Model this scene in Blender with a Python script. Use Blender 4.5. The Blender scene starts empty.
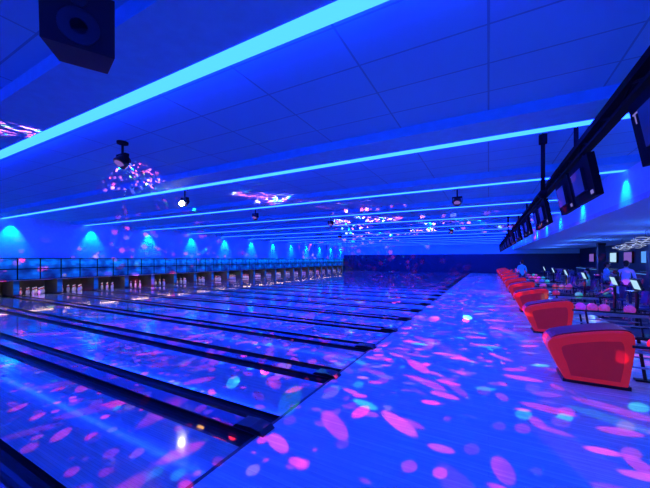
import bpy, math, random
from mathutils import Vector, Matrix
random.seed(7)
S=bpy.context.scene
try:
    S.view_settings.view_transform='Standard'
    S.view_settings.look='None'
except Exception as e: print(e)
COL=S.collection

# ------------------------------------------------------------ materials
def newmat(name):
    m=bpy.data.materials.new(name); m.use_nodes=True
    nt=m.node_tree; b=nt.nodes['Principled BSDF']
    return m,nt,b
def mat(name,col,rough=.5,metal=0,emit=None,es=0,noise=.12,nscale=8,spec=.5):
    m,nt,b=newmat(name)
    b.inputs['Roughness'].default_value=rough
    b.inputs['Metallic'].default_value=metal
    b.inputs['Specular IOR Level'].default_value=spec
    tc=nt.nodes.new('ShaderNodeTexCoord'); n=nt.nodes.new('ShaderNodeTexNoise')
    n.inputs['Scale'].default_value=nscale
    nt.links.new(tc.outputs['Object'],n.inputs['Vector'])
    mx=nt.nodes.new('ShaderNodeMix'); mx.data_type='RGBA'
    mx.inputs[6].default_value=[v*(1-noise) for v in col]+[1]
    mx.inputs[7].default_value=[min(1,v*(1+noise)) for v in col]+[1]
    nt.links.new(n.outputs['Fac'],mx.inputs[0])
    nt.links.new(mx.outputs[2],b.inputs['Base Color'])
    if emit:
        b.inputs['Emission Color'].default_value=list(emit)+[1]
        b.inputs['Emission Strength'].default_value=es
    return m
def emat(name,col,s):
    m=bpy.data.materials.new(name); m.use_nodes=True; nt=m.node_tree
    nt.nodes.clear()
    o=nt.nodes.new('ShaderNodeOutputMaterial'); e=nt.nodes.new('ShaderNodeEmission')
    e.inputs[0].default_value=list(col)+[1]; e.inputs[1].default_value=s
    nt.links.new(e.outputs[0],o.inputs[0]); return m
def woodmat(name,c1,c2,rough,board=.027,spec=.5,coat=0):
    m,nt,b=newmat(name)
    tc=nt.nodes.new('ShaderNodeTexCoord')
    br=nt.nodes.new('ShaderNodeTexBrick')
    br.offset=.5; br.inputs['Scale'].default_value=1
    br.inputs['Brick Width'].default_value=1.6; br.inputs['Row Height'].default_value=board
    br.inputs['Mortar Size'].default_value=.0012
    br.inputs['Color1'].default_value=list(c1)+[1]; br.inputs['Color2'].default_value=list(c2)+[1]
    br.inputs['Mortar'].default_value=[v*.55 for v in c1]+[1]
    nt.links.new(tc.outputs['Object'],br.inputs['Vector'])
    mp=nt.nodes.new('ShaderNodeMapping'); mp.inputs['Scale'].default_value=(.6,22,1)
    n=nt.nodes.new('ShaderNodeTexNoise'); n.inputs['Scale'].default_value=1.5; n.inputs['Detail'].default_value=5
    nt.links.new(tc.outputs['Object'],mp.inputs[0]); nt.links.new(mp.outputs[0],n.inputs['Vector'])
    mr=nt.nodes.new('ShaderNodeMapRange'); mr.inputs[3].default_value=.7; mr.inputs[4].default_value=1.15
    nt.links.new(n.outputs['Fac'],mr.inputs[0])
    mx=nt.nodes.new('ShaderNodeMix'); mx.data_type='RGBA'; mx.blend_type='MULTIPLY'; mx.inputs[0].default_value=1
    nt.links.new(br.outputs['Color'],mx.inputs[6]); nt.links.new(mr.outputs[0],mx.inputs[7])
    nt.links.new(mx.outputs[2],b.inputs['Base Color'])
    mr2=nt.nodes.new('ShaderNodeMapRange'); mr2.inputs[3].default_value=rough*.7; mr2.inputs[4].default_value=rough*1.4
    nt.links.new(n.outputs['Fac'],mr2.inputs[0]); nt.links.new(mr2.outputs[0],b.inputs['Roughness'])
    b.inputs['Specular IOR Level'].default_value=spec
    b.inputs['Coat Weight'].default_value=coat; b.inputs['Coat Roughness'].default_value=.04
    return m
def tilemat(name,c,size=.61,line=.6,rough=.8):
    m,nt,b=newmat(name)
    tc=nt.nodes.new('ShaderNodeTexCoord')
    br=nt.nodes.new('ShaderNodeTexBrick'); br.offset=0; br.inputs['Scale'].default_value=1
    br.inputs['Brick Width'].default_value=size*2; br.inputs['Row Height'].default_value=size
    br.inputs['Mortar Size'].default_value=.011
    br.inputs['Color1'].default_value=list(c)+[1]; br.inputs['Color2'].default_value=[v*.94 for v in c]+[1]
    br.inputs['Mortar'].default_value=[v*line for v in c]+[1]
    nt.links.new(tc.outputs['Object'],br.inputs['Vector'])
    nt.links.new(br.outputs['Color'],b.inputs['Base Color'])
    b.inputs['Roughness'].default_value=rough
    return m

M_ceil=tilemat('ceiling_tile',(.10,.72,.82))
M_soff=mat('painted_soffit',(.10,.72,.82),.7)
M_wall=mat('painted_wall',(.32,.75,.85),.7)
M_wall2=mat('navy_wall',(.012,.03,.09),.6)
M_low=mat('concourse_ceiling_paint',(.3,.55,.8),.8)
M_lane=woodmat('lane_boards',(.50,.55,.44),(.40,.46,.37),.10,spec=1.0,coat=.6)
M_appr=woodmat('approach_boards',(.66,.78,.62),(.57,.68,.54),.25,board=.06)
M_carp=mat('carpet_dark',(.06,.05,.1),.95,nscale=60,noise=.5)
M_black=mat('black_plastic',(.006,.006,.010),.35)
M_blackm=mat('black_matte',(.006,.006,.009),.85,spec=.15)
M_gut=mat('gutter_black',(.004,.004,.008),.3,spec=.3)
M_cap=mat('capping_blue',(.15,.16,.24),.2)
M_steel=mat('brushed_steel',(.45,.45,.5),.3,1)
M_red=mat('emissive_red_shell',(.7,.03,.02),.35,emit=(1,.02,.012),es=.26)  # emission added so the shell stays red under blue lamps
M_lid=mat('hood_lid',(.08,.006,.006),.4,emit=(1,.02,.012),es=.03)  # slight emission added, as on the shell
M_strip=emat('led_strip',(.004,.027,1),28)
M_pin=mat('pin_white',(.85,.85,.8),.3)
M_pinr=mat('pin_red_band',(.7,.03,.03),.3)
M_warm=emat('pindeck_lamp',(1,.72,.32),17)
M_white=emat('lamp_lens_white',(1,.93,.85),60)
M_scrn=emat('console_screen',(.45,.75,1),1.0)
M_scrn2=emat('tv_screen_blue',(.1,.35,1),1.0)
M_scrn3=emat('tv_screen_violet',(.4,.2,1),.5)
M_neon=emat('neon_white',(.5,.6,1),.9)
M_skin=mat('skin',(.6,.35,.27),.5)
M_hair=mat('hair_dark',(.03,.02,.02),.7)
M_eye=mat('eye_dark',(.01,.01,.01),.2)
M_table=mat('table_top',(.12,.1,.16),.25)
M_seat=mat('seat_vinyl',(.05,.06,.25),.4)
M_arrow=mat('lane_marker',(.05,.02,.02),.3)

def maskmat():
    m,nt,b=newmat('masking_panel')
    tc=nt.nodes.new('ShaderNodeTexCoord')
    mp=nt.nodes.new('ShaderNodeMapping'); mp.inputs['Scale'].default_value=(0,.9,1.6)
    n=nt.nodes.new('ShaderNodeTexNoise'); n.inputs['Scale'].default_value=1.3; n.inputs['Detail'].default_value=2
    nt.links.new(tc.outputs['Object'],mp.inputs[0]); nt.links.new(mp.outputs[0],n.inputs['Vector'])
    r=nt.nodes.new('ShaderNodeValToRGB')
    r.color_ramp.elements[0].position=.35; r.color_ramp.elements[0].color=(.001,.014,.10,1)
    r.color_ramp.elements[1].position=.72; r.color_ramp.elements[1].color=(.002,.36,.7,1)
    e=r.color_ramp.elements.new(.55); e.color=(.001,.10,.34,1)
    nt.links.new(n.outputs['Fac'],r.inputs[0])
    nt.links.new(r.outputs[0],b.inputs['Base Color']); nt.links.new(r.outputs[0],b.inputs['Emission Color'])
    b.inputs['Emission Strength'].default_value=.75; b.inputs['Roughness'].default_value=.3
    return m
M_mask=maskmat()

# ------------------------------------------------------------ mesh builder
class MB:
    def __init__(s): s.v=[];s.f=[];s.m=[];s.mats=[]
    def mi(s,m):
        if m not in s.mats: s.mats.append(m)
        return s.mats.index(m)
    def add(s,vs,fs,m):
        o=len(s.v); s.v+= [tuple(v) for v in vs]; k=s.mi(m)
        for f in fs: s.f.append([i+o for i in f]); s.m.append(k)
    def box(s,x0,x1,y0,y1,z0,z1,m,rot=None,piv=None):
        vs=[Vector((x,y,z)) for z in (z0,z1) for y in (y0,y1) for x in (x0,x1)]
        if rot is not None:
            p=Vector(piv) if piv else Vector(((x0+x1)/2,(y0+y1)/2,(z0+z1)/2))
            vs=[rot@(v-p)+p for v in vs]
        s.add(vs,[(0,2,3,1),(4,5,7,6),(0,1,5,4),(2,6,7,3),(0,4,6,2),(1,3,7,5)],m)
    def prism(s,prof,y0,y1,m,plane='XZ'):
        n=len(prof)
        if plane=='XZ': vs=[(a,y0,b) for a,b in prof]+[(a,y1,b) for a,b in prof]
        elif plane=='YZ': vs=[(y0,a,b) for a,b in prof]+[(y1,a,b) for a,b in prof]
        else: vs=[(a,b,y0) for a,b in prof]+[(a,b,y1) for a,b in prof]
        fs=[tuple(range(n))[::-1],tuple(range(n,2*n))]+[(i,(i+1)%n,(i+1)%n+n,i+n) for i in range(n)]
        s.add(vs,fs,m)
    def cyl(s,p,q,r,m,r2=None,n=12):
        p=Vector(p);q=Vector(q);r2=r if r2 is None else r2
        d=(q-p).normalized(); a=d.orthogonal().normalized(); b=d.cross(a)
        vs=[]
        for c,rr in ((p,r),(q,r2)):
            for i in range(n):
                t=2*math.pi*i/n; vs.append(c+a*math.cos(t)*rr+b*math.sin(t)*rr)
        s.add(vs,[(i,(i+1)%n,(i+1)%n+n,i+n) for i in range(n)]+[tuple(range(n))[::-1],tuple(range(n,2*n))],m)
    def lathe(s,prof,c,m,n=16,mf=None):
        c=Vector(c); vs=[]
        for z,r in prof:
            for i in range(n):
                t=2*math.pi*i/n; vs.append(c+Vector((r*math.cos(t),r*math.sin(t),z)))
        for j in range(len(prof)-1):
            mm=mf(prof[j][0]) if mf else m
            k=s.mi(mm)
            if j==0: o=len(s.v); s.v+=[tuple(v) for v in vs]
            for i in range(n):
                s.f.append([o+j*n+i,o+j*n+(i+1)%n,o+(j+1)*n+(i+1)%n,o+(j+1)*n+i]); s.m.append(k)
    def sph(s,c,r,m,n=16,sc=(1,1,1),zmin=-1):
        c=Vector(c); k=n//2; vs=[];fs=[]
        for j in range(k+1):
            t=-math.pi/2+math.pi*j/k
            for i in range(n):
                a=2*math.pi*i/n
                vs.append(c+Vector((r*sc[0]*math.cos(t)*math.cos(a),r*sc[1]*math.cos(t)*math.sin(a),r*sc[2]*max(zmin,math.sin(t)))))
        for j in range(k):
            for i in range(n): fs.append((j*n+i,j*n+(i+1)%n,(j+1)*n+(i+1)%n,(j+1)*n+i))
        s.add(vs,fs,m)
    def torus(s,c,R,r,m,n=32,k=8,rot=None):
        c=Vector(c); vs=[];fs=[]
        for i in range(n):
            a=2*math.pi*i/n
            for j in range(k):
                b=2*math.pi*j/k
                p=Vector(((R+r*math.cos(b))*math.cos(a),(R+r*math.cos(b))*math.sin(a),r*math.sin(b)))
                if rot is not None:p=rot@p
                vs.append(c+p)
        for i in range(n):
            for j in range(k): fs.append((i*k+j,((i+1)%n)*k+j,((i+1)%n)*k+(j+1)%k,i*k+(j+1)%k))
        s.add(vs,fs,m)
    def mesh(s,name,smooth=False):
        me=bpy.data.meshes.new(name); me.from_pydata(s.v,[],s.f)
        for m in s.mats: me.materials.append(m)
        for i,p in enumerate(me.polygons): p.material_index=s.m[i]; p.use_smooth=smooth
        me.validate(); me.update(); return me
    def obj(s,name,smooth=False,parent=None,bevel=0,loc=None):
        return link(name,s.mesh(name,smooth),parent,bevel,loc)
def link(name,me,parent=None,bevel=0,loc=None,rz=0):
    o=bpy.data.objects.new(name,me); COL.objects.link(o)
    if parent: o.parent=parent
    if loc: o.location=loc
    o.rotation_euler[2]=rz
    if bevel:
        b=o.modifiers.new('bevel','BEVEL'); b.width=bevel; b.segments=3; b.limit_method='ANGLE'
    return o
def empty(name,loc=(0,0,0),rz=0):
    o=bpy.data.objects.new(name,None); COL.objects.link(o); o.location=loc; o.rotation_euler[2]=rz
    o.empty_display_size=.2; return o

# ------------------------------------------------------------ layout constants
H=1.85
FX=-2.14; PX=FX-18.29
LP=1.725; D0=2.58; PAIR=2*LP
YF=44.5; XR=2.63; XE=9.2; YB=-6.0; ZC=3.92
STR0=2.13; SP=3.4
WX=-20.4
divs=[D0+LP*k for k in range(-5,25)]
divs=[d for d in divs if d>YB+.4 and d<YF-.3]

# ------------------------------------------------------------ shell
m=MB(); m.box(FX,3.1,YB,YF,-.2,0,M_appr); m.obj('floor')
m=MB(); m.box(3.1,XE,YB,YF,-.2,0,M_carp); m.obj('floor_concourse')
m=MB(); m.box(-23,FX,YB,YF,-.3,-.2,M_blackm); m.obj('floor_under_lanes')
m=MB(); m.box(-23,XR,YB,YF,ZC,ZC+.15,M_ceil); m.obj('ceiling')
m=MB(); m.box(XR,XE,YB,YF,3.0,3.12,M_low); m.obj('ceiling_concourse')
m=MB(); m.box(XR,XR+.12,YB,YF,3.12,ZC+.15,M_wall); m.obj('wall_soffit_right')
m=MB(); m.box(-23,XE+.2,YF,YF+.2,-.3,2.5,M_wall2); m.box(-23,XE+.2,YF,YF+.2,2.5,ZC+.15,M_wall); m.obj('wall_far')
m=MB(); m.box(-23,XE+.2,YB-.2,YB,-.3,ZC+.15,M_wall); m.obj('wall_behind')
m=MB(); m.box(WX-.2,WX,YB,YF,1.9,ZC,M_wall); m.obj('wall_left')
m=MB(); m.box(-23.2,-23,YB,YF,-.3,ZC+.15,M_blackm); m.obj('wall_pit')
m=MB(); m.box(XE,XE+.2,YB,YF,-.3,3.12,M_wall2); m.obj('wall_right')
m=MB(); m.box(FX-.02,FX+.02,YB,YF,0,.002,M_black); m.obj('trim_foul_line')
strips=[STR0-SP+SP*k for k in range(0,14)]
strips=[s for s in strips if s<YF-.3 and s>YB]
for s in strips:
    m=MB(); m.box(WX,XR,s-.72,s-.09,ZC-.15,ZC,M_soff); m.obj('ceiling_soffit',bevel=0)
    m=MB()
    m.box(WX+.02,XR-.02,s-.085,s+.085,ZC-.155,ZC-.10,M_strip)
    m.obj('ceiling_light_strip')

# ------------------------------------------------------------ lanes
LW=1.06
lm=MB()
lm.box(-21.9,FX-.001,-LW/2+.001,LW/2-.001,-.2,0,M_lane)
for k,(off,dx) in enumerate([(0,4.75),(1,4.55),(-1,4.55),(2,4.3),(-2,4.3),(3,4.05),(-3,4.05)]):
    y=off*.135; x=FX-dx
    lm.add([(x-.15,y,.001),(x,y-.03,.001),(x,y+.03,.001)],[(0,1,2)],M_arrow)
for y in (-.4,-.27,-.13,.13,.27,.4):
    lm.add([(FX-2.1+.015*math.cos(t),y+.015*math.sin(t),.001) for t in [i*math.pi/4 for i in range(8)]],[tuple(range(8))],M_arrow)
lane_me=lm.mesh('bowling_lane')
centers=[d+LP/2 for d in divs[:-1]]
for c in centers: link('bowling_lane',lane_me,loc=(0,c,0))
gm=MB()
half=(LP-LW)/2
def gut(c):
    return [(c+.1175*math.cos(math.pi+math.pi*i/10),-.005-.09*math.sin(math.pi*i/10)) for i in range(11)]
P=[(-half,0)]+gut(-half+.1175)+[(-half+.235,0)]
def sheet(pts,x0,x1,mm):
    n=len(pts); vs=[(x0,a,b) for a,b in pts]+[(x1,a,b) for a,b in pts]
    gm.add(vs,[(i,i+1,i+1+n,i+n) for i in range(n-1)],mm)
sheet(P,-21.9,FX,M_gut); sheet([(-a,b) for a,b in P][::-1],-21.9,FX,M_gut)
cw=half-.235
gm.box(-21.9,FX,-cw,cw,-.2,.012,M_cap)
gm.prism([(FX-.34,.012),(FX-.30,.045),(FX-.1,.06),(FX+.03,.045),(FX+.08,.003),(FX-.0,.003)],-.10,.10,M_black)
gut_me=gm.mesh('lane_gutter')
for d in divs: link('lane_gutter',gut_me,loc=(0,d,0))

# ------------------------------------------------------------ pins, pin deck, masking
pm=MB()
prof=[(0,.024),(.02,.032),(.057,.05),(.114,.0605),(.16,.055),(.2,.042),(.254,.024),(.28,.023),(.32,.031),(.345,.032),(.37,.022),(.381,.001)]
for r in range(4):
    for k in range(r+1):
        pm.lathe(prof,(PX-.264*r,(k-r/2)*.305,0.001),M_pin,12,mf=lambda z:M_pinr if .24<z<.29 else M_pin)
pin_me=pm.mesh('bowling_pin_rack',True)
for c in centers: link('bowling_pin_rack',pin_me,loc=(0,c,0))
M_kick=mat('kickback_panel',(.04,.05,.09),.5)
M_curt=mat('pit_curtain_cloth',(.09,.08,.10),.9)
km=MB()
km.box(-22.0,WX-.03,-.09,.09,.021,.795,M_kick)
km.box(WX-.03,WX-.01,-.11,.11,.10,.78,M_mask)
kme=km.mesh('pinsetter_kickback')
for d in divs: link('pinsetter_kickback',kme,loc=(0,d,0))
m=MB(); m.box(-22.2,-22.1,YB,YF,-.2,1.9,M_curt); m.obj('pit_curtain')
wm=MB(); wm.box(WX-.12,WX-.06,-.6,.6,.80,.84,M_warm); wme=wm.mesh('pindeck_lamp')
for c in centers: link('pindeck_lamp',wme,loc=(0,c,0))
mm=MB()
mm.box(WX+.005,WX+.12,-LP/2+.003,LP/2-.003,.80,1.9,M_blackm)
for i in range(2):
    for j in range(2):
        y0=-LP/2+.03+i*LP/2; z0=.85+j*.53
        mm.box(WX+.12,WX+.135,y0,y0+LP/2-.06,z0,z0+.48,M_mask)
mm.box(WX+.12,WX+.17,-LP/2+.003,LP/2-.003,.78,.82,M_steel)
for i,c in enumerate(centers):
    me=mm.mesh('masking_unit') if i==0 else me
    link('masking_unit',me,loc=(0,c,0))

# ------------------------------------------------------------ ball returns
def catm(pts,n=5):
    out=[]
    N=len(pts)
    for i in range(N-1):
        p0=pts[max(i-1,0)];p1=pts[i];p2=pts[i+1];p3=pts[min(i+2,N-1)]
        for k in range(n):
            t=k/n
            out.append(tuple(.5*((2*p1[a])+(-p0[a]+p2[a])*t+(2*p0[a]-5*p1[a]+4*p2[a]-p3[a])*t*t+(-p0[a]+3*p1[a]-3*p2[a]+p3[a])*t**3) for a in (0,1)))
    out.append(pts[-1]); return out
hp=catm([(1.01,.05),(.94,.2),(.86,.36),(.80,.52),(.83,.62),(.95,.69),(1.3,.78),(1.6,.83),(1.74,.82),(1.79,.74),(1.78,.5),(1.72,.05)])
hm=MB(); hm.prism(hp[::-1],-.29,.29,M_red); hood=hm.mesh('hood')
lp=catm([(.845,.628),(.95,.693),(1.3,.783),(1.6,.833),(1.74,.823),(1.785,.74)])
lid=MB(); lid.prism(lp+[(a,b+.018) for a,b in lp[::-1]],-.25,.25,M_lid); lidm=lid.mesh('lid')
pb=MB(); pb.box(.99,1.76,-.25,.25,0,.055,M_black)
M_side=mat('hood_side_panel',(.4,.015,.015),.5,emit=(1,.02,.012),es=.14)  # panel glow added to keep its red visible in blue light
sp=catm([(1.08,.12),(1.03,.3),(.98,.45),(1.0,.55),(1.3,.64),(1.55,.68),(1.66,.66),(1.67,.4),(1.63,.12)])
for sgn in (-1,1):
    y=sgn*.292
    pb.prism(sp,min(y,y+sgn*.004),max(y,y+sgn*.004),M_side)
plin=pb.mesh('plinth')
rk=MB()
for y in (-.26,-.09,.09,.26):
    rk.cyl((1.75,y,.56),(3.2,y,.56),.016,M_steel)
for y in (-.3,.3):
    rk.cyl((1.75,y,.64),(3.25,y,.64),.02,M_black)
    rk.cyl((1.75,y,.36),(3.25,y,.36),.014,M_steel)
rk.cyl((3.25,-.3,.64),(3.25,.3,.64),.02,M_black)
for x in (2.0,3.1):
    for y in (-.3,.3):
        rk.cyl((x,y,.64),(x+.08,y,.02),.022,M_black)
    rk.cyl((x,-.3,.55),(x,.3,.55),.018,M_steel)
    rk.box(x-.04,x+.2,-.36,-.26,0,.03,M_black); rk.box(x-.04,x+.2,.26,.36,0,.03,M_black)
rackm=rk.mesh('rack')
bcols=[(1,.12,.3),(1,.05,.08),(1,.1,.35),(.1,.9,.4),(.15,.2,1),(.9,.1,.8)]
M_balls=[mat('ball_%d'%i,c,.08,emit=c,es=.2,noise=.4,nscale=14) for i,c in enumerate(bcols)]
ry=[6.02+PAIR*k for k in range(0,11)]
for yi,y in enumerate(ry):
    e=empty('ball_return',(0,y,0))
    link('hood',hood,e,bevel=.03); link('lid',lidm,e,bevel=.008); link('plinth',plin,e); link('rack',rackm,e)
    bm=MB(); random.seed(yi+4)
    for row in (-.175,.175):
        x=2.0+random.random()*.2
        while x<3.1:
            if random.random()<(.55 if yi==1 else .35):
                bm.sph((x,row,.56+.014+.088),.108,random.choice(M_balls[:4] if random.random()<.8 else M_balls),20)
            x+=.225
    bm.obj('balls',True,e)

# ------------------------------------------------------------ overhead monitors + truss
TX=1.2
m=MB()
m.box(TX-.05,TX+.05,.6,YF-.5,3.5,3.58,M_blackm)
m.box(TX-.05,TX+.05,.6,YF-.5,3.34,3.38,M_blackm)
y=.9
while y<YF-1.6:
    m.cyl((TX,y,3.36),(TX,y+.43,3.52),.015,M_blackm,n=6); m.cyl((TX,y+.43,3.52),(TX,y+.86,3.36),.015,M_blackm,n=6)
    y+=.8625
for y in [2.57]+ry:
    m.cyl((TX,y,3.55),(TX,y,ZC-.001),.03,M_blackm)
m.obj('monitor_truss')
M_num=emat('monitor_numeral',(.35,.3,1),.55)
tm=MB()
R=Matrix.Rotation(math.radians(-10),3,'Y')
for k in (-1,1):
    c=k*.56
    def tb(*a): tm.box(*a,rot=R,piv=(0,c,0))
    tb(-.04,.04,c-.50,c+.50,-.28,.28,M_blackm)
    tb(-.08,-.04,c-.25,c+.25,-.16,.16,M_black)
    tb(.04,.045,c-.46,c+.46,-.24,.24,M_scrn3)
    tm.box(-.02,.02,c-.04,c+.04,.24,.388,M_blackm)
    for q in range(4): tb(-.046,-.041,c-.44+q*.03,c-.425+q*.03,-.24,-.19,M_num)
    tb(-.046,-.041,c+.32,c+.44,.17,.182,M_num)
    for q in (.32,.40): tb(-.046,-.041,c+q,c+q+.012,.09,.17,M_num)
tme=tm.mesh('overhead_monitor')
for y in [2.57]+ry: link('overhead_monitor',tme,loc=(TX,y+.1,2.95))
for y in (6.2,16.5):
    m=MB()
    m.cyl((.8,y,ZC-.15),(.8,y,2.98),.03,M_blackm); m.cyl((.8,y,ZC-.001),(.8,y,ZC-.15),.06,M_blackm)
    m.sph((.8,y,2.93),.07,M_blackm,12); m.obj('hanging_camera_pole',True)

# ------------------------------------------------------------ loudspeaker
m=MB()
Rz=Matrix.Rotation(math.radians(62),3,'Z')@Matrix.Rotation(math.radians(8),3,'X')
pr=[(-.19,-.17),(.19,-.17),(.14,.17),(-.14,.17)]
vs=[Rz@Vector((a,b,z)) for z in (-.18,.18) for a,b in pr]
M_spk=mat('speaker_cabinet',(.012,.012,.016),.6,spec=.35)
m.add(vs,[(0,3,2,1),(4,5,6,7),(0,1,5,4),(1,2,6,5),(2,3,7,6),(3,0,4,7)],M_spk)
m.cyl(Rz@Vector((0,-.17,-.05)),Rz@Vector((0,-.176,-.05)),.11,M_black,n=28)
m.cyl(Rz@Vector((0,-.176,-.05)),Rz@Vector((0,-.16,-.05)),.05,M_blackm,n=20)
m.cyl(Rz@Vector((0,-.17,.11)),Rz@Vector((0,-.178,.11)),.045,M_black,n=20)
m.cyl((0,0,.16),(0,0,ZC-3.41),.02,M_blackm)
m.box(-.1,.1,-.02,.02,.18,.22,M_blackm)
m.obj('loudspeaker',loc=(-2.45,1.05,3.41),bevel=.006)

# ------------------------------------------------------------ gobo projectors
def gobo(l,scale,rot,keep,full=True,dmax=.33,zc=-.06,soft=.05):
    l.use_nodes=True; nt=l.node_tree; e=nt.nodes['Emission']
    N=nt.nodes.new; L=nt.links.new
    def mth(op,a,b):
        n=N('ShaderNodeMath'); n.operation=op
        for i,v in enumerate((a,b)):
            if v is None: continue
            if isinstance(v,(int,float)): n.inputs[i].default_value=v
            else: L(v,n.inputs[i])
        return n.outputs[0]
    tc=N('ShaderNodeTexCoord'); mp=N('ShaderNodeMapping')
    mp.inputs['Rotation'].default_value=(rot,rot*1.7,rot*.6)
    vo=N('ShaderNodeTexVoronoi'); vo.inputs['Scale'].default_value=scale
    L(tc.outputs['Normal'],mp.inputs[0]); L(mp.outputs[0],vo.inputs['Vector'])
    mr=N('ShaderNodeMapRange'); mr.interpolation_type='SMOOTHSTEP'
    mr.inputs[1].default_value=dmax-soft; mr.inputs[2].default_value=dmax+.02; mr.inputs[3].default_value=1; mr.inputs[4].default_value=0
    L(vo.outputs['Distance'],mr.inputs[0])
    sp=N('ShaderNodeSeparateColor'); L(vo.outputs['Color'],sp.inputs[0])
    v=mth('MULTIPLY',mr.outputs[0],mth('GREATER_THAN',sp.outputs[0],keep))
    b=mth('MULTIPLY',sp.outputs[2],sp.outputs[2])
    v=mth('MULTIPLY',v,mth('ADD',mth('MULTIPLY',b,1.4),.2))
    if full:
        sx=N('ShaderNodeSeparateXYZ'); L(tc.outputs['Normal'],sx.inputs[0])
        az=mth('ABSOLUTE',sx.outputs[2],None)
        q=mth('DIVIDE',.34,mth('MAXIMUM',az,.34)); q=mth('MULTIPLY',q,mth('MULTIPLY',q,q))
        zu=N('ShaderNodeMapRange'); zu.inputs[1].default_value=zc; zu.inputs[2].default_value=zc+.05
        zu.inputs[3].default_value=1; zu.inputs[4].default_value=0
        L(sx.outputs[2],zu.inputs[0])
        v=mth('MULTIPLY',v,mth('MULTIPLY',q,zu.outputs[0]))
    cr=N('ShaderNodeValToRGB'); cr.color_ramp.interpolation='CONSTANT'
    els=cr.color_ramp.elements
    cs=[(0,(1,.04,.16)),(.35,(1,.02,.05)),(.55,(1,.06,.4)),(.78,(.55,.12,1)),(.85,(.05,.6,1)),(.91,(.1,1,.4)),(.955,(1,.45,.1))]
    els[0].position=0; els[0].color=(*cs[0][1],1); els[1].position=cs[1][0]; els[1].color=(*cs[1][1],1)
    for p,c in cs[2:]:
        k=els.new(p); k.color=(*c,1)
    L(sp.outputs[1],cr.inputs[0])
    L(cr.outputs[0],e.inputs[0]); L(v,e.inputs[1])
def disco(loc,energy=1500,scale=20,rot=0,lens=None,keep=.55,tgt=None,ten=500,dmax=.31,zc=-.06):
    e=empty('disco_light',loc)
    m=MB()
    z=loc[2]
    m.cyl((0,0,ZC-z-.001),(0,0,ZC-z-.04),.09,M_blackm,n=16)
    m.cyl((0,0,ZC-z-.02),(0,0,.14),.02,M_blackm)
    m.box(-.13,.13,-.04,.04,.12,.15,M_blackm)
    m.box(-.135,-.12,-.035,.035,-.02,.15,M_blackm); m.box(.12,.135,-.035,.035,-.02,.15,M_blackm)
    m.cyl((0,.06,.09),(0,-.05,-.03),.10,M_black,r2=.115,n=20)
    m.cyl((0,-.05,-.03),(0,-.055,-.038),.085,M_scrn3,n=20)
    if lens:
        m.sph((.02,-.12,-.04),.07,lens,14)
    m.obj('head',parent=e)
    l=bpy.data.lights.new('gobo',type='POINT'); l.energy=energy; l.shadow_soft_size=.006
    gobo(l,scale,rot,keep,True,dmax,zc)
    o=bpy.data.objects.new('gobo_lamp',l); COL.objects.link(o); o.parent=e; o.location=(0,0,-.16)
    for t in (tgt or []):
        l=bpy.data.lights.new('gobo_up','SPOT'); l.energy=ten; l.shadow_soft_size=.01; l.spot_size=math.radians(32); l.spot_blend=.6
        gobo(l,34,rot,.3,False,.36)
        o=bpy.data.objects.new('gobo_up_lamp',l); COL.objects.link(o); o.parent=e; o.location=(0,0,-.16)
        d=Vector(t)-(Vector(loc)+Vector((0,0,-.16))); o.rotation_euler=d.to_track_quat('-Z','Y').to_euler()
disco((-5.7,3.06,3.55),energy=15000,scale=26,rot=.3,tgt=[(-8.4,5,ZC),(-6.6,.9,ZC)],ten=22000,zc=-.16)
disco((-7.86,5.95,3.5),energy=13000,scale=27,rot=1.1,lens=M_white,tgt=[(-6.3,8.4,ZC)],ten=45000,zc=-.14)
disco((-8.1,9.3,3.5),energy=10000,scale=26,rot=2.0,zc=-.10)
disco((-6.6,12.9,3.5),energy=10000,scale=24,rot=.7,tgt=[(-7.5,17,ZC),(-4.5,15.5,ZC)],ten=50000,zc=-.07)
disco((-1.0,-.6,3.55),energy=8500,scale=22,rot=3.4,zc=-.42)
disco((-.8,9.6,3.5),energy=12000,scale=23,rot=1.6,zc=-.28)
disco((-2,20,3.5),energy=13000,scale=20,rot=2.2,tgt=[(-6,24,ZC)],ten=60000,zc=-.16)
disco((-10,21.1,3.5),energy=11000,scale=20,rot=.2,zc=-.14)

# ------------------------------------------------------------ wall washers, added approach and concourse fill
def spot(loc,target,energy,col,ang,blend=.8,size=.03):
    l=bpy.data.lights.new('washer_fill','SPOT'); l.energy=energy; l.color=col; l.spot_size=math.radians(ang); l.spot_blend=blend; l.shadow_soft_size=size
    o=bpy.data.objects.new('washer_and_fill_lamp',l); COL.objects.link(o); o.location=loc
    o.rotation_euler=(Vector(target)-Vector(loc)).to_track_quat('-Z','Y').to_euler(); return o
for s in strips:
    if s>0:
        spot((WX+.25,s+.3,ZC-.22),(WX,s+.3,2.6),140,(0,.6,1),72)
        spot((XR-.25,s,ZC-.22),(XR,s,3.2),40,(0,.6,1),75)
for y in (2,7,12,18,25,32,39):
    spot((2.2,y,3.7),(.2,y+.5,0),125,(.0,.10,1),120,1,.1)  # added blue wash on the approach floor, no fixture of its own
def pt(loc,e,c,r=.15):
    l=bpy.data.lights.new('pt','POINT'); l.energy=e; l.color=c; l.shadow_soft_size=r
    o=bpy.data.objects.new('concourse_fill',l); COL.objects.link(o); o.location=loc
for i,y in enumerate((4,8,13,18,24,31,38)):
    pt((5.5,y,2.1),110,[(.08,.24,1),(.08,.18,1)][i%2])  # added bare point lights that brighten the concourse ceiling

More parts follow.
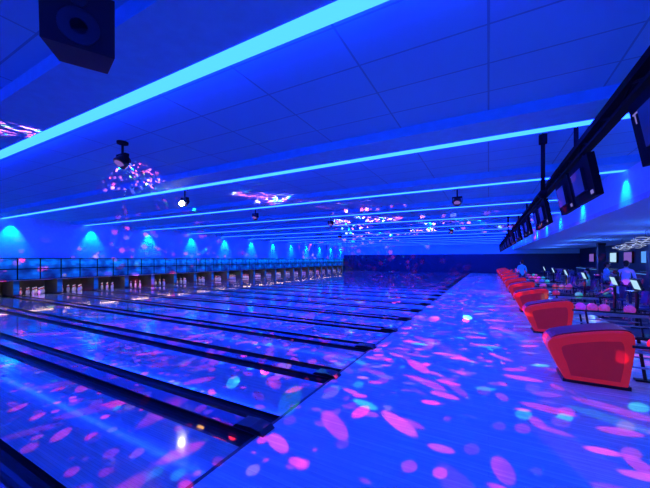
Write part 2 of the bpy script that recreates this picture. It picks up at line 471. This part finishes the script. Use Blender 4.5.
# ------------------------------------------------------------ concourse furniture
def table(loc):
    m=MB(); m.lathe([(1.0,.001),(1.0,.34),(1.04,.34),(1.04,.001)],(0,0,0),M_table,28)
    m.cyl((0,0,.03),(0,0,1.0),.035,M_steel); m.lathe([(0,.001),(0,.26),(.03,.25),(.04,.03)],(0,0,0),M_steel,24)
    m.obj('high_table',loc=loc)
def stool(loc,rz=0):
    m=MB(); m.lathe([(.70,.001),(.70,.17),(.75,.18),(.77,.15),(.77,.001)],(0,0,0),M_seat,20)
    m.cyl((0,0,.02),(0,0,.70),.025,M_steel); m.lathe([(0,.001),(0,.2),(.02,.19),(.03,.03)],(0,0,0),M_steel,20)
    m.torus((0,0,.3),.14,.01,M_steel,20,6)
    for k in range(4):
        a=k*math.pi/2; m.cyl((0,0,.3),(.14*math.cos(a),.14*math.sin(a),.3),.008,M_steel,n=6)
    m.box(-.15,.15,.14,.17,.80,1.0,M_seat); m.cyl((-.1,.155,.72),(-.1,.155,.82),.01,M_steel,n=6); m.cyl((.1,.155,.72),(.1,.155,.82),.01,M_steel,n=6)
    o=m.obj('bar_stool',loc=loc); o.rotation_euler[2]=rz
def chair(loc,rz=0):
    m=MB(); m.box(-.22,.22,-.22,.22,.42,.47,M_seat)
    m.box(-.22,.22,.19,.24,.5,.9,M_seat,rot=Matrix.Rotation(math.radians(-8),3,'X'))
    for x in(-.2,.2):
        m.cyl((x,-.2,.42),(x,-.22,0),.014,M_steel,n=8); m.cyl((x,.2,.42),(x,.24,0),.014,M_steel,n=8); m.cyl((x,.21,.45),(x,.2,.6),.014,M_steel,n=8)
    o=m.obj('chair',loc=loc,bevel=.01); o.rotation_euler[2]=rz
def console(loc,mm=None):
    m=MB(); m.box(-.18,.18,-.2,.2,0,.03,M_black); m.cyl((0,0,.03),(0,0,1.0),.04,M_black)
    R=Matrix.Rotation(math.radians(-20),3,'Y')
    m.box(-.03,.03,-.24,.24,1.0,1.32,M_black,rot=R); m.box(-.036,-.031,-.21,.21,1.03,1.29,mm or M_scrn,rot=R,piv=(0,0,1.16))
    m.box(-.2,-.02,-.2,.2,.95,.98,M_black); m.obj('scoring_console',loc=loc)
for y in (11.3,12.95,16.4,19.8,23.3,26.7): console((3.55,y,0))
for i,y in enumerate((13.4,17.2,20.8,24.4,28,32)):
    table((5.2,y,0)); stool((4.45,y,0),1.57); stool((5.2,y+.72,0),3.1); stool((5.95,y,0),-1.57); stool((5.2,y-.72,0),0)
for y in (11.9,12.5,14.2,14.8,17.6,18.2,21,21.6,25,25.6): chair((3.9,y,0),-math.pi/2)

m=MB(); m.box(8.0,8.6,22,40,0,1.05,M_wall2); m.box(7.9,8.7,21.9,40.1,1.05,1.1,M_table); m.box(7.98,7.995,22,40,.95,.98,M_scrn2); m.obj('bar_counter')
for i,y in enumerate((27.5,30.5,33.5,36.5,39.5)):
    m=MB(); m.box(XE-.12,XE,y-.75,y+.75,1.55,2.4,M_black); m.box(XE-.13,XE-.121,y-.7,y+.7,1.6,2.35,[M_scrn2,M_scrn3,M_scrn][i%3]); m.obj('wall_television')
for (x,y,z) in ((6.0,19.5,2.5),(6.9,24,2.5),(5.6,17,2.6)):
    m=MB()
    for k in range(5):
        R=Matrix.Rotation(1.1*k,3,'Z')@Matrix.Rotation(math.radians(8+9*k),3,'X')
        m.torus((0,0,0),.42-.06*k,.010,M_neon if k%2==0 else M_steel,36,6,rot=R)
    m.cyl((0,0,0),(0,0,3.0-z),.01,M_steel); m.sph((0,0,0),.04,M_neon,12)
    m.obj('ring_chandelier',True,loc=(x,y,z))
for x,y in ((7.2,21),(7.2,29)):
    m=MB(); m.box(-.2,.2,-.2,.2,0,3.0,M_wall2); m.box(-.22,.22,-.22,.22,0,.12,M_black); m.box(-.22,.22,-.22,.22,2.85,3.0,M_black); m.obj('column',loc=(x,y,0))

# ------------------------------------------------------------ people
def skin_mesh(name,verts,edges,roots,levels=2):
    me=bpy.data.meshes.new(name); me.from_pydata([v[0] for v in verts],edges,[]); me.update()
    o=bpy.data.objects.new(name,me); COL.objects.link(o)
    sm=o.modifiers.new('s','SKIN'); sm.use_smooth_shade=True
    sv=me.skin_vertices[0].data if me.skin_vertices else None
    if sv is None:
        bpy.context.view_layer.objects.active=o; bpy.ops.mesh.customdata_skin_add(); sv=me.skin_vertices[0].data
    for i,v in enumerate(verts):
        sv[i].radius=(v[1],v[2] if len(v)>2 else v[1]); sv[i].use_root=i in roots
    su=o.modifiers.new('u','SUBSURF'); su.levels=levels; su.render_levels=levels
    dg=bpy.context.evaluated_depsgraph_get()
    nm=bpy.data.meshes.new_from_object(o.evaluated_get(dg)); nm.name=name
    bpy.data.objects.remove(o); return nm
def person(loc,rz,shirt,pants,seated=0,hair=M_hair,long=False,arm=0):
    e=empty('person',loc,rz)
    SH=mat('shirt',shirt,.8,emit=shirt,es=.06); PA=mat('trousers',pants,.8); SO=mat('shoes',(.5,.5,.55),.5)
    dz=0
    if seated: dz=seated-.5-.33
    V=[];E=[];cls=[]
    def j(p,r,r2=None): V.append((p,r,r2 or r)); return len(V)-1
    pe=j((0,0,.95+dz),.13,.105)
    s1=j((0,.01,1.12+dz),.125,.095); s2=j((0,.0,1.33+dz),.15,.10); s3=j((0,.01,1.44+dz),.085,.07); nk=j((0,0,1.52+dz),.05); hd=j((0,-.01,1.6+dz),.055)
    def e_(a,b,c): E.append((a,b)); cls.append(c)
    e_(pe,s1,'s');e_(s1,s2,'s');e_(s2,s3,'s');e_(s3,nk,'k');e_(nk,hd,'k')
    hands=[]
    for sx in(-1,1):
        sh=j((sx*.18,0,1.41+dz),.062)
        up= arm and sx==1
        if seated or up:
            el=j((sx*.23,-.06,1.15+dz),.045); wr=j((sx*.16,-.29,1.10+dz if up or seated>.6 else 1.0+dz),.028)
        else:
            el=j((sx*.245,.03,1.14+dz),.044); wr=j((sx*.255,-.06,.90+dz),.028)
        pw=Vector(V[wr][0]); dd=(pw-Vector(V[el][0])).normalized(); pp=pw+dd*.07
        pa=j(tuple(pp),.034,.018)
        e_(s3,sh,'s');e_(sh,el,'s');e_(el,wr,'k');e_(wr,pa,'k'); hands.append((pp,dd,sx))
        hp_=j((sx*.095,0,.9+dz),.095)
        if seated:
            kn=j((sx*.13,-.44,.93+dz),.062); an=j((sx*.13,-.42,max(.09,.93+dz-.42)),.042)
        else:
            kn=j((sx*.11,-.03,.5),.062); an=j((sx*.12,.02,.09),.042)
        az=V[an][0][2]; ay=V[an][0][1]
        to=j((sx*.14,ay-.17,az-.05),.038,.03)
        e_(pe,hp_,'p');e_(hp_,kn,'p');e_(kn,an,'p');e_(an,to,'o')
    body=skin_mesh('body',V,E,{0})
    mats={'s':(0,SH),'p':(1,PA),'k':(2,M_skin),'o':(3,SO)}
    for k in ('s','p','k','o'): body.materials.append(mats[k][1])
    segs=[(Vector(V[a][0]),Vector(V[b][0]),(V[a][1]+V[b][1])/2) for a,b in E]
    for p in body.polygons:
        c=p.center; best=9;bi=0
        for i,(a,b,r) in enumerate(segs):
            ab=b-a;t=max(0,min(1,(c-a).dot(ab)/ab.length_squared)); d=(c-a-ab*t).length-r
            if d<best: best=d;bi=i
        p.material_index=mats[cls[bi]][0]; p.use_smooth=True
    link('body',body,e)
    FV=[];FE=[];roots=set()
    for pp,dd,sx in hands:
        side=dd.cross(Vector((sx,0,0))).normalized(); nrm=Vector((-sx,0,0))
        for k,(o_,L) in enumerate(((-.026,.065),(-.009,.078),(.009,.072),(.025,.058))):
            b=pp+side*o_; n0=len(FV); roots.add(n0)
            FV+=[(tuple(b),.009),(tuple(b+dd*L*.5+nrm*.004),.0085),(tuple(b+dd*L*.85+nrm*.02),.007)]
            FE+=[(n0,n0+1),(n0+1,n0+2)]
        n0=len(FV); roots.add(n0); b=pp-dd*.04
        FV+=[(tuple(b-side*.02),.011),(tuple(b-side*.05+dd*.02),.010),(tuple(b-side*.06+dd*.05),.008)]
        FE+=[(n0,n0+1),(n0+1,n0+2)]
    fm=skin_mesh('fingers',FV,FE,roots,1); fm.materials.append(M_skin); link('fingers',fm,e)
    z=1.66+dz; m=MB()
    m.sph((0,-.02,z),.1,M_skin,20,(.78,.95,1.18))
    m.sph((0,.008,z+.03),.108,hair,20,(.82,.98,1.08),zmin=-.15)
    if long: m.sph((0,.06,z-.07),.1,hair,16,(.85,.5,1.5))
    else: m.sph((0,.045,z-.01),.09,hair,16,(.86,.75,1.0))
    m.prism([(-.113-.02+.01,z+.01),(-.15+.0,z-.03),(-.113,z-.035)],-.012,.012,M_skin,'YZ')
    for sx in(-1,1):
        m.sph((sx*.03,-.108,z+.012),.011,M_eye,8); m.sph((sx*.08,-.01,z-.005),.022,M_skin,8,(.4,.8,1.2))
    m.box(-.025,.025,-.110,-.102,z-.062,z-.055,mat('lips',(.4,.12,.12),.5))
    m.obj('head',True,e)
    return e
person((1.75,21.6,0),math.radians(200),(.05,.6,.9),(.03,.03,.12))
person((4.45,17.2,0),math.radians(90),(.1,.4,.9),(.05,.05,.1),seated=.77)
person((3.9,14.2,0),math.radians(-90),(.3,.35,.8),(.03,.05,.15),seated=.47,long=True)
person((3.9,17.6,0),math.radians(-90),(.1,.5,.4),(.03,.03,.1),seated=.47)
person((4.6,15.6,0),math.radians(160),(.3,.35,.9),(.03,.03,.12),arm=1)

# ------------------------------------------------------------ world + camera
w=bpy.data.worlds.new('world'); S.world=w; w.use_nodes=True
w.node_tree.nodes['Background'].inputs[0].default_value=(.0,.01,.08,1)
cd=bpy.data.cameras.new('camera'); cam=bpy.data.objects.new('camera',cd); COL.objects.link(cam)
cam.location=(0,0,H); cam.rotation_euler=(math.pi/2,0,math.radians(28.2))
cd.sensor_width=36; cd.lens=36*305/650; cd.shift_y=15/650; cd.clip_start=.05; cd.clip_end=200
S.camera=cam
